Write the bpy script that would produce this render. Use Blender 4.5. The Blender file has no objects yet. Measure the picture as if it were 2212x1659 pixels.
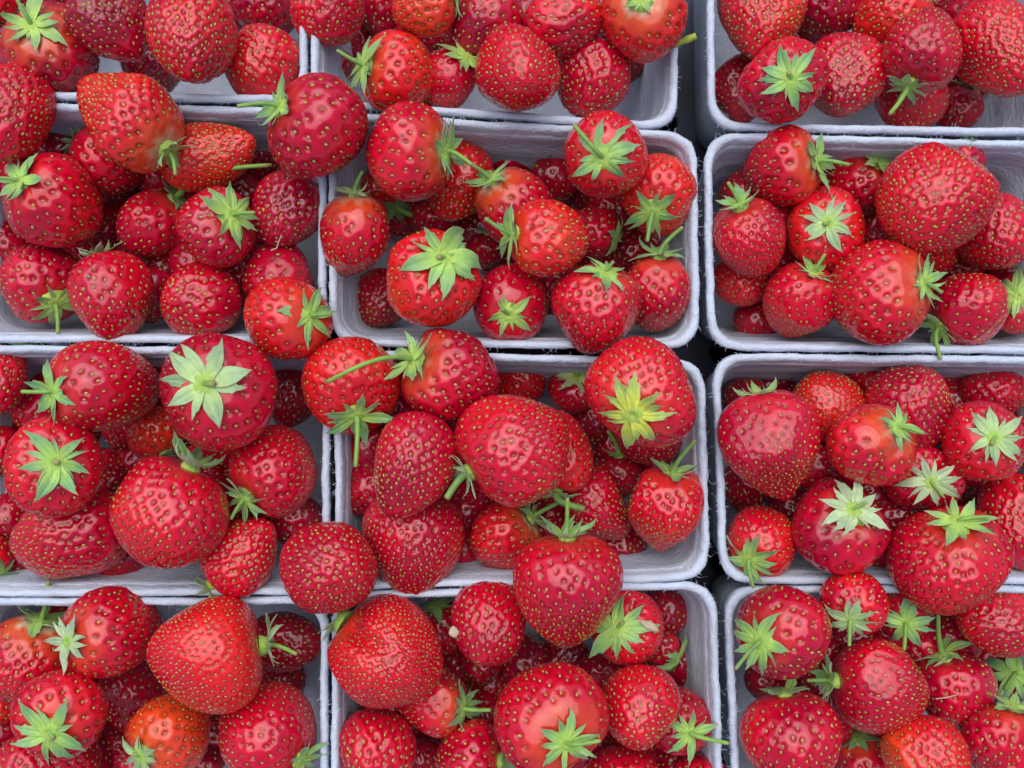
import bpy, math, random
import numpy as np
from mathutils import Vector, Matrix
from mathutils.geometry import delaunay_2d_cdt

S = bpy.context.scene
COL = S.collection
H = 0.478            # camera height above the punnet rims (metres)
PPM = 4500.0         # photograph units (2212 across) per metre at rim height
CX, CY = 1106.0, 829.5

# ------------------------------------------------------------------ camera
cam = bpy.data.cameras.new('camera')
cam.lens = 35.0
cam.sensor_width = 36.0
cam.dof.use_dof = True
cam.dof.focus_distance = 0.468
cam.dof.aperture_fstop = 9.0
cam.clip_start = 0.01
cam.clip_end = 200.0
cam_o = bpy.data.objects.new('camera', cam)
cam_o.location = (0, 0, H)
cam_o.rotation_euler = (0, 0, 0)
COL.objects.link(cam_o)
S.camera = cam_o
S.render.resolution_x, S.render.resolution_y = 1024, 768

# ------------------------------------------------------------------ sky and light (open shade under a bright sky)
SUN_EL, SUN_AZ = math.radians(68), math.radians(-12)
world = bpy.data.worlds.new('World')
S.world = world
world.use_nodes = True
wn = world.node_tree
bg = wn.nodes['Background']
sky = wn.nodes.new('ShaderNodeTexSky')
sky.sky_type = 'NISHITA'
sky.sun_disc = False
sky.sun_elevation = SUN_EL
sky.sun_rotation = SUN_AZ
sky.air_density = 1.0
sky.dust_density = 2.5
sky.ozone_density = 1.0
wn.links.new(sky.outputs[0], bg.inputs['Color'])
bg.inputs['Strength'].default_value = 0.075
sun = bpy.data.lights.new('sun', 'SUN')
sun.energy = 1.5
sun.angle = math.radians(80)
sun.color = (0.97, 0.98, 1.0)
sun_o = bpy.data.objects.new('sun', sun)
sd = Vector((math.sin(SUN_AZ) * math.cos(SUN_EL), math.cos(SUN_AZ) * math.cos(SUN_EL), math.sin(SUN_EL)))
sun_o.rotation_euler = sd.to_track_quat('Z', 'Y').to_euler()
COL.objects.link(sun_o)
S.view_settings.view_transform = 'Standard'
S.view_settings.look = 'None'
S.view_settings.gamma = 1.0
S.view_settings.exposure = 0.9
S.cycles.use_denoising = True
S.cycles.max_bounces = 8
S.cycles.diffuse_bounces = 4
S.cycles.glossy_bounces = 3

# ------------------------------------------------------------------ helpers
def pw(x, y, z=0.0):
    """a point of the place: seen at photo (x, y), at height z above the rims"""
    k = (H - z) / H / PPM
    return Vector(((x - CX) * k, (CY - y) * k, z))

def mesh_np(name, verts, faces, smooth=True):
    """verts (n,3); faces: a list of (m,k) integer arrays"""
    me = bpy.data.meshes.new(name)
    verts = np.asarray(verts, np.float32)
    me.vertices.add(len(verts))
    me.vertices.foreach_set('co', verts.ravel())
    if not isinstance(faces, (list, tuple)):
        faces = [faces]
    loops = np.concatenate([f.ravel() for f in faces]).astype(np.int32)
    tot = np.concatenate([np.full(len(f), f.shape[1], np.int32) for f in faces])
    start = np.concatenate([[0], np.cumsum(tot)[:-1]]).astype(np.int32)
    me.loops.add(len(loops))
    me.loops.foreach_set('vertex_index', loops)
    me.polygons.add(len(tot))
    me.polygons.foreach_set('loop_start', start)
    me.polygons.foreach_set('loop_total', tot)
    me.update(calc_edges=True)
    me.polygons.foreach_set('use_smooth', np.full(len(tot), smooth, bool))
    return me

def color_attr(me, rgb, name='tint'):
    a = me.attributes.new(name, 'FLOAT_COLOR', 'POINT')
    c = np.ones((len(me.vertices), 4), np.float32)
    c[:, :3] = rgb
    a.data.foreach_set('color', c.ravel())

def obj(name, me, mat=None, parent=None, loc=None):
    o = bpy.data.objects.new(name, me)
    COL.objects.link(o)
    if mat is not None and len(me.materials) == 0:
        me.materials.append(mat)
    if parent is not None:
        o.parent = parent
    if loc is not None:
        o.location = loc
    return o

def tag(o, label, cat, group=None):
    o['label'] = label
    o['category'] = cat
    if group:
        o['group'] = group

def grid_faces(nr, nc, wrap=True):
    """quads between nr rings of nc points"""
    r = np.arange(nr - 1)[:, None]
    c = np.arange(nc if wrap else nc - 1)[None, :]
    c2 = (c + 1) % nc
    return np.stack([r * nc + c, r * nc + c2, (r + 1) * nc + c2, (r + 1) * nc + c], -1).reshape(-1, 4)

def tube(points, radii, n=8):
    P = np.asarray(points, float)
    T = np.gradient(P, axis=0)
    T /= np.linalg.norm(T, axis=1)[:, None] + 1e-12
    up = np.array([0.3, 0.2, 1.0]); up /= np.linalg.norm(up)
    rings = []
    ang = np.linspace(0, 2 * math.pi, n, endpoint=False)
    u = np.cross(T[0], up)
    if np.linalg.norm(u) < 1e-3:
        u = np.cross(T[0], [1, 0, 0])
    u /= np.linalg.norm(u)
    for i in range(len(P)):
        u = u - T[i] * np.dot(u, T[i]); u /= np.linalg.norm(u)
        v = np.cross(T[i], u)
        rings.append(P[i] + radii[i] * (np.cos(ang)[:, None] * u + np.sin(ang)[:, None] * v))
    V = np.concatenate(rings + [P[-1:]])
    F = grid_faces(len(P), n)
    last = (len(P) - 1) * n
    k = np.arange(n)
    cap = np.stack([last + k, last + (k + 1) % n, np.full(n, len(V) - 1)], -1)
    return V, [F, cap]

# ------------------------------------------------------------------ materials
def new_mat(name):
    m = bpy.data.materials.new(name)
    m.use_nodes = True
    nt = m.node_tree
    return m, nt, nt.nodes['Principled BSDF']

def N(nt, t, **kw):
    n = nt.nodes.new(t)
    for k, v in kw.items():
        setattr(n, k, v)
    return n

def noise(nt, scale, detail=3.0, rough=0.55, coord='Object'):
    tc = N(nt, 'ShaderNodeTexCoord')
    n = N(nt, 'ShaderNodeTexNoise')
    n.inputs['Scale'].default_value = scale
    n.inputs['Detail'].default_value = detail
    n.inputs['Roughness'].default_value = rough
    nt.links.new(tc.outputs[coord], n.inputs['Vector'])
    return n

def mix(nt, fac, a, b, mode='MIX'):
    m = N(nt, 'ShaderNodeMix', data_type='RGBA', blend_type=mode)
    for sock, v in ((m.inputs[0], fac), (m.inputs[6], a), (m.inputs[7], b)):
        if hasattr(v, 'links'):
            nt.links.new(v, sock)
        elif isinstance(v, (int, float)):
            sock.default_value = v
        else:
            sock.default_value = (*v, 1)
    return m.outputs[2]

def ramp(nt, src, lo, hi):
    r = N(nt, 'ShaderNodeMapRange')
    r.inputs[1].default_value = lo
    r.inputs[2].default_value = hi
    nt.links.new(src, r.inputs[0])
    return r.outputs[0]

def bump(nt, src, strength, dist, base=None):
    b = N(nt, 'ShaderNodeBump')
    b.inputs['Strength'].default_value = strength
    b.inputs['Distance'].default_value = dist
    nt.links.new(src, b.inputs['Height'])
    if base is not None:
        nt.links.new(base, b.inputs['Normal'])
    return b.outputs[0]

def mat_flesh():
    m, nt, p = new_mat('strawberry_skin')
    at = N(nt, 'ShaderNodeAttribute', attribute_name='tint')
    n1 = noise(nt, 160, 4)
    c = mix(nt, ramp(nt, n1.outputs[0], 0.35, 0.75), at.outputs['Color'], (0.75, 0.75, 0.75), 'MULTIPLY')
    n3 = noise(nt, 420, 2)
    c = mix(nt, ramp(nt, n3.outputs[0], 0.60, 0.85), c, (1.25, 1.6, 1.4), 'MULTIPLY')
    n7 = noise(nt, 210, 2, .4)
    n8 = noise(nt, 30, 2)
    sp_ = N(nt, 'ShaderNodeMath', operation='MULTIPLY')
    nt.links.new(ramp(nt, n7.outputs[0], 0.755, 0.775), sp_.inputs[0]); nt.links.new(ramp(nt, n8.outputs[0], 0.52, 0.60), sp_.inputs[1])
    c = mix(nt, sp_.outputs[0], c, (0.05, 0.012, 0.012))
    nt.links.new(c, p.inputs['Base Color'])
    p.inputs['Roughness'].default_value = 0.30
    n4 = noise(nt, 120, 3)
    r = N(nt, 'ShaderNodeMapRange')
    r.inputs[1].default_value = 0.3; r.inputs[2].default_value = 0.7
    r.inputs[3].default_value = 0.20; r.inputs[4].default_value = 0.36
    nt.links.new(n4.outputs[0], r.inputs[0])
    nt.links.new(r.outputs[0], p.inputs['Roughness'])
    p.inputs['IOR'].default_value = 1.45
    p.inputs['Specular IOR Level'].default_value = 0.15
    p.inputs['Coat Weight'].default_value = 0.8
    p.inputs['Coat Roughness'].default_value = 0.07
    p.inputs['Coat IOR'].default_value = 1.5
    p.inputs['Subsurface Weight'].default_value = 0.12
    p.inputs['Subsurface Radius'].default_value = (1.0, 0.12, 0.08)
    p.inputs['Subsurface Scale'].default_value = 0.003
    oi = N(nt, 'ShaderNodeObjectInfo')
    gw = N(nt, 'ShaderNodeMapRange'); gw.inputs[3].default_value = .75; gw.inputs[4].default_value = 1.0
    nt.links.new(oi.outputs['Random'], gw.inputs[0]); nt.links.new(gw.outputs[0], p.inputs['Coat Weight'])
    n6 = noise(nt, 70, 3)
    gr = N(nt, 'ShaderNodeMapRange')
    gr.inputs[1].default_value = .35; gr.inputs[2].default_value = .75; gr.inputs[3].default_value = .03; gr.inputs[4].default_value = .14
    nt.links.new(n6.outputs[0], gr.inputs[0]); nt.links.new(gr.outputs[0], p.inputs['Coat Roughness'])
    n2 = noise(nt, 900, 3)
    nb = bump(nt, n2.outputs[0], 0.05, 0.0004)
    nt.links.new(nb, p.inputs['Normal'])
    return m

def mat_tint(name, rough, nscale, spec=0.4, sheen=0.0, bumpd=0.0003, var=0.75):
    m, nt, p = new_mat(name)
    at = N(nt, 'ShaderNodeAttribute', attribute_name='tint')
    n1 = noise(nt, nscale, 4)
    c = mix(nt, ramp(nt, n1.outputs[0], 0.35, 0.7), at.outputs['Color'], (var, var, var * 0.95), 'MULTIPLY')
    nt.links.new(c, p.inputs['Base Color'])
    p.inputs['Roughness'].default_value = rough
    p.inputs['Specular IOR Level'].default_value = spec
    if sheen:
        p.inputs['Sheen Weight'].default_value = sheen
        p.inputs['Sheen Roughness'].default_value = 0.4
    n2 = noise(nt, nscale * 3, 3)
    nt.links.new(bump(nt, n2.outputs[0], 0.4, bumpd), p.inputs['Normal'])
    return m

def mat_leaf():
    m, nt, p = new_mat('sepal_green')
    at = N(nt, 'ShaderNodeAttribute', attribute_name='tint')
    n1 = noise(nt, 260, 4)
    c = mix(nt, ramp(nt, n1.outputs[0], 0.35, 0.7), at.outputs['Color'], (0.72, 0.78, 0.8), 'MULTIPLY')
    n3 = noise(nt, 700, 2)
    c = mix(nt, ramp(nt, n3.outputs[0], 0.70, 0.78), c, (0.09, 0.10, 0.03))
    nt.links.new(c, p.inputs['Base Color'])
    p.inputs['Roughness'].default_value = 0.5
    p.inputs['Sheen Weight'].default_value = 0.15
    p.inputs['Subsurface Weight'].default_value = 0.0
    # fine veins along the sepal: the y attribute runs across it
    va = N(nt, 'ShaderNodeAttribute', attribute_name='vein')
    w = N(nt, 'ShaderNodeMath', operation='SINE')
    mu = N(nt, 'ShaderNodeMath', operation='MULTIPLY')
    mu.inputs[1].default_value = 16.0
    nt.links.new(va.outputs['Fac'], mu.inputs[0])
    nt.links.new(mu.outputs[0], w.inputs[0])
    nb = bump(nt, w.outputs[0], 0.35, 0.00025)
    nb = bump(nt, n3.outputs[0], 0.35, 0.0003, nb)
    nt.links.new(nb, p.inputs['Normal'])
    return m

def mat_pulp():
    m, nt, p = new_mat('moulded_pulp')
    n1 = noise(nt, 55, 6, 0.62)
    c = mix(nt, ramp(nt, n1.outputs[0], 0.3, 0.7), (0.575, 0.64, 0.745), (0.48, 0.53, 0.61))
    n2 = noise(nt, 900, 3, 0.7)
    c = mix(nt, ramp(nt, n2.outputs[0], 0.72, 0.80), c, (0.36, 0.36, 0.38))
    n5 = noise(nt, 18, 3)
    c = mix(nt, ramp(nt, n5.outputs[0], 0.62, 0.78), c, (0.55, 0.45, 0.50))
    nt.links.new(c, p.inputs['Base Color'])
    p.inputs['Roughness'].default_value = 0.9
    p.inputs['Specular IOR Level'].default_value = 0.2
    # long soft fibres: noise squeezed in height
    tc = N(nt, 'ShaderNodeTexCoord')
    mp = N(nt, 'ShaderNodeMapping')
    mp.inputs['Scale'].default_value = (150, 150, 330)
    nt.links.new(tc.outputs['Object'], mp.inputs['Vector'])
    n3 = N(nt, 'ShaderNodeTexNoise')
    n3.inputs['Scale'].default_value = 1.0
    n3.inputs['Detail'].default_value = 5
    n3.inputs['Distortion'].default_value = 0.6
    nt.links.new(mp.outputs[0], n3.inputs['Vector'])
    nb = bump(nt, n3.outputs[0], 0.7, 0.0015)
    n4 = noise(nt, 450, 5, 0.7)
    nb = bump(nt, n4.outputs[0], 0.8, 0.0011, nb)
    nt.links.new(nb, p.inputs['Normal'])
    return m

def mat_plain(name, col, rough, nscale=80, var=0.6, spec=0.4):
    m, nt, p = new_mat(name)
    n1 = noise(nt, nscale, 5)
    c = mix(nt, ramp(nt, n1.outputs[0], 0.35, 0.72), col, tuple(v * var for v in col))
    nt.links.new(c, p.inputs['Base Color'])
    p.inputs['Roughness'].default_value = rough
    p.inputs['Specular IOR Level'].default_value = spec
    nt.links.new(bump(nt, n1.outputs[0], 0.3, 0.0005), p.inputs['Normal'])
    return m

M_FLESH = mat_flesh()
M_SEED = mat_tint('achene', 0.35, 500, 0.5, 0, 0.0001)
M_LEAF = mat_leaf()
M_CALYX = mat_tint('calyx_green', 0.6, 420, 0.3, 0.15, 0.0006)
M_STEM = mat_tint('stalk_green', 0.5, 300, 0.4, 0.15, 0.0003)
M_PULP = mat_pulp()
M_CRATE = mat_plain('dark_blue_plastic', (0.035, 0.042, 0.075), 0.45, 40, 0.55)
M_GROUND = mat_plain('dark_ground', (0.012, 0.012, 0.016), 0.9, 30, 0.6, 0.1)
M_DRY = mat_plain('dry_petal', (0.50, 0.40, 0.28), 0.8, 300, 0.75, 0.2)
M_WISP = mat_plain('dry_wisp', (0.55, 0.42, 0.30), 0.8, 300, 0.75, 0.2)
M_DIRT = mat_plain('dark_speck', (0.02, 0.015, 0.018), 0.8, 600, 0.6, 0.2)

# ------------------------------------------------------------------ setting: ground and crate floor
gv = np.array([[-3, -3, -0.115], [3, -3, -0.115], [3, 3, -0.115], [-3, 3, -0.115]])
g = obj('ground', mesh_np('ground', gv, np.array([[0, 1, 2, 3]]), False), M_GROUND)
g['kind'] = 'structure'

def build_crate():
    zt, zb = -0.0925, -0.0965
    cw, ch = 0.046, 0.040
    n = 32
    a = np.linspace(0, 2 * math.pi, n, endpoint=False)
    ca, sa = np.cos(a), np.sin(a)
    sq = np.stack([ca, sa], 1) / np.maximum(np.abs(ca), np.abs(sa))[:, None] * np.array([cw / 2, ch / 2])
    # a slanting, round-ended hole
    rx, ry = 0.0155, 0.0075
    e = np.stack([np.sign(ca) * np.abs(ca) ** 0.8 * rx, np.sign(sa) * np.abs(sa) ** 0.8 * ry], 1)
    t = math.radians(38)
    R = np.array([[math.cos(t), -math.sin(t)], [math.sin(t), math.cos(t)]])
    e = e @ R.T
    # match angles to keep the quads tidy
    ea = np.arctan2(e[:, 1], e[:, 0])
    order = np.argsort(np.mod(ea, 2 * math.pi))
    e = e[order]
    V, F, base = [], [], 0
    for i in range(-8, 8):
        for j in range(-7, 7):
            c = np.array([(i + .5) * cw + .012, (j + .5) * ch + .004])
            ring = lambda p, z: np.concatenate([p + c, np.full((n, 1), z)], 1)
            V += [ring(sq, zt), ring(e * 1.06, zt), ring(e, zt - .0006), ring(e, zb)]
            F.append(grid_faces(4, n) + base)
            base += 4 * n
    me = mesh_np('crate', np.concatenate(V), np.concatenate(F))
    me.polygons.foreach_set('use_smooth', np.zeros(len(me.polygons), bool))
    o = obj('crate', me, M_CRATE)
    tag(o, 'dark navy plastic crate floor with slanting holes under the punnets', 'crate')
build_crate()

# ------------------------------------------------------------------ punnets
def offset_quad(q, d):
    """inset a ccw quad by d"""
    out = []
    for i in range(4):
        p0, p1, p2 = q[i - 1], q[i], q[(i + 1) % 4]
        a = (p1 - p0) / np.linalg.norm(p1 - p0)
        b = (p2 - p1) / np.linalg.norm(p2 - p1)
        na, nb = np.array([-a[1], a[0]]), np.array([-b[1], b[0]])
        A = np.array([a, -b]).T
        s = np.linalg.solve(A, (p1 + nb * d) - (p1 + na * d))
        out.append(p1 + na * d + a * s[0])
    return np.array(out)

NS, NC = 34, 10
def rounded_loop(q, r):
    pts = []
    for i in range(4):
        p0, p1, p2 = q[i - 1], q[i], q[(i + 1) % 4]
        a = (p0 - p1) / np.linalg.norm(p0 - p1)
        b = (p2 - p1) / np.linalg.norm(p2 - p1)
        s, e = p1 + a * r, p1 + b * r
        for k in range(NC):
            t = k / (NC - 1)
            pts.append((1 - t) ** 2 * s + 2 * t * (1 - t) * (p1 * .92 + (s + e) * .04) + t * t * e)
        p3 = q[(i + 2) % 4]
        e2 = p2 + (p1 - p2) / np.linalg.norm(p1 - p2) * r
        for k in range(1, NS + 1):
            t = k / (NS + 1)
            pts.append(e * (1 - t) + e2 * t)
    return np.array(pts)

def wavy(n, rng, amps=((2, .5), (5, .4), (11, .35), (23, .3), (47, .25))):
    t = np.linspace(0, 2 * math.pi, n, endpoint=False)
    w = np.zeros(n)
    for f, a in amps:
        w += a * np.sin(f * t + rng.uniform(0, 6.28))
    return w

def punnet(corners, label, seed, dz=0.0):
    rng = np.random.default_rng(seed)
    q = np.array([[*pw(x, y)][:2] for x, y in corners])       # TL, BL, BR, TR = ccw seen from above
    root = bpy.data.objects.new('punnet', None)
    COL.objects.link(root)
    c = q.mean(0)
    root.location = (c[0], c[1], -0.092 + dz)
    root.empty_display_size = 0.02
    tag(root, label, 'punnet', 'pulp punnets packed side by side')
    q = q - c
    Z = 0.092
    r0 = 0.0150
    def rings(prof, jit):
        out = []
        n = 4 * (NS + NC)
        w1, w2 = wavy(n, rng), wavy(n, rng)
        for d, z, amp in prof:
            L = rounded_loop(offset_quad(q, d), max(r0 - d * 0.3, .006))
            nrm = np.roll(L, -1, 0) - np.roll(L, 1, 0)
            nrm = np.stack([-nrm[:, 1], nrm[:, 0]], 1)
            nrm /= np.linalg.norm(nrm, axis=1)[:, None]
            j = rng.normal(0, jit, n)
            L = L + nrm * ((w1 * .00035 + j) * amp)[:, None]
            zz = z + Z + (w2 * .0004 + rng.normal(0, jit * .6, n)) * amp
            out.append(np.concatenate([L, zz[:, None]], 1))
        return out, n
    # rim: a thick torn lip
    prof = [(.0016, -.0100, .4), (.0006, -.0080, .8), (.0001, -.0035, 1), (.0000, -.0012, 1), (.0005, -.0002, 1), (.0013, .0003, 1),
            (.0022, .0003, 1), (.0030, -.0002, 1), (.0036, -.0012, 1), (.0040, -.0032, .7), (.0044, -.0058, .5), (.0046, -.0066, .3)]
    rg, n = rings(prof, .00012)
    rim = obj('rim', mesh_np('rim', np.concatenate(rg), grid_faces(len(rg), n)), M_PULP, root)
    # tray: outer wall, underside, inner wall with shallow moulded steps, floor
    prof = [(.0030, -.0060, .2), (.0022, -.0098, .3), (.0028, -.0112, .3), (.0036, -.03, .2), (.0084, -.080, .2), (.0105, -.0885, .1), (.0150, -.0915, 0)]
    outer, n = rings(prof, .00008)
    prof = [(.0028, -.0058, .0)]
    ins = []
    for k in range(16):
        t = k / 15
        step = .00035 * math.sin(t * 19)
        ins.append((.0044 + .0096 * t ** 1.15 + step, -.0060 - .058 * t, .35))
    ins += [(.0152, -.0700, .2), (.0168, -.0755, .2), (.0192, -.0805, .2), (.0225, -.0845, .2), (.0265, -.0873, .1), (.031, -.0886, .1), (.035, -.0890, .1)]
    inner, n = rings(prof + ins, .00010)
    # floor: shrink the last inner loop to the middle
    last = inner[-1]
    ctr = last.mean(0)
    floor = [ctr + (last - ctr) * f + np.array([0, 0, 0.0006 * math.sin(f * 9)]) for f in (.8, .55, .3, .08, .0005)]
    under = [outer[-1] * np.array([.6, .6, 1]), outer[-1] * np.array([.0005, .0005, 1])]
    parts = under[::-1] + outer[::-1] + inner + floor
    wall = obj('tray', mesh_np('tray', np.concatenate(parts), grid_faces(len(parts), n)), M_PULP, root)
    # torn fibres standing off the rim
    V, F, b = [], [], 0
    R = rg[3]; Ri = rg[8]
    for k in range(260):
        i = rng.integers(n)
        edge = R if rng.random() < .75 else Ri
        nx = (R[i] - Ri[i]); nx[2] = 0; nx /= np.linalg.norm(nx) + 1e-9
        if edge is Ri:
            nx = -nx
        p = edge[i] + (edge[(i + 1) % n] - edge[i]) * rng.random()
        tang = np.array([-nx[1], nx[0], 0])
        ln = abs(rng.normal(0, .0018)) + .0006
        d1 = nx * .8 + tang * rng.normal(0, .7) + np.array([0, 0, rng.normal(.1, .4)])
        d2 = nx * .6 + tang * rng.normal(0, 1.2) + np.array([0, 0, rng.normal(.1, .6)])
        w = rng.uniform(.00010, .00022)
        p0 = p - nx * .0004
        p1 = p0 + d1 * ln * .6
        p2 = p1 + d2 * ln * .6
        s = tang * w
        u = np.array([0, 0, w])
        V += [p0 - s, p0 + s, p0 + u * 1.4, p1 - s * .7, p1 + s * .7, p1 + u, p2]
        for a, bb, cc in ((0, 1, 3), (1, 4, 3), (1, 2, 4), (2, 5, 4), (2, 0, 5), (0, 3, 5), (3, 4, 6), (4, 5, 6), (5, 3, 6)):
            F.append((a + b, bb + b, cc + b))
        b += 7
    fo = obj('fibres', mesh_np('fibres', np.array(V), np.array(F)), M_PULP, root)
    fo['kind'] = 'stuff'
    return root

PUN = [
    ([(-110, -270), (-110, 212), (665, 220), (652, -262)], 'white pulp punnet at the top left, behind the dark red berries'),
    ([(664, -262), (671, 226), (1464, 281), (1474, -232)], 'white pulp punnet at the top centre with an empty bottom right corner'),
    ([(1524, -252), (1532, 279), (2330, 294), (2330, -252)], 'white pulp punnet at the top right beside the wide dark gap'),
    ([(-105, 219), (-105, 738), (705, 744), (700, 231)], 'white pulp punnet at the left in the second row, cone-shaped orange berry on its rim'),
    ([(706, 240), (711, 748), (1512, 753), (1508, 286)], 'white pulp punnet in the second row centre, showing its rounded right corners'),
    ([(1522, 285), (1530, 757), (2310, 766), (2285, 303)], 'white pulp punnet in the second row at the right, holding the very large round berry'),
    ([(-105, 746), (-105, 1290), (712, 1286), (712, 752)], 'white pulp punnet at the left in the third row, with the big-leaved dark berry'),
    ([(722, 754), (723, 1277), (1534, 1254), (1524, 775)], 'white pulp punnet in the third row centre, heaped above its rim'),
    ([(1540, 763), (1557, 1263), (2345, 1263), (2325, 771)], 'white pulp punnet in the third row at the right, with the large plain cone berry'),
    ([(-105, 1294), (-105, 1790), (705, 1790), (709, 1290)], 'white pulp punnet at the bottom left'),
    ([(716, 1281), (712, 1790), (1566, 1790), (1549, 1257)], 'white pulp punnet at the bottom centre, stem crossing its right rim'),
    ([(1564, 1267), (1588, 1790), (2340, 1790), (2320, 1267)], 'white pulp punnet at the bottom right'),
]
for i, (cs, lb) in enumerate(PUN):
    punnet(cs, lb, 100 + i)

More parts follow.
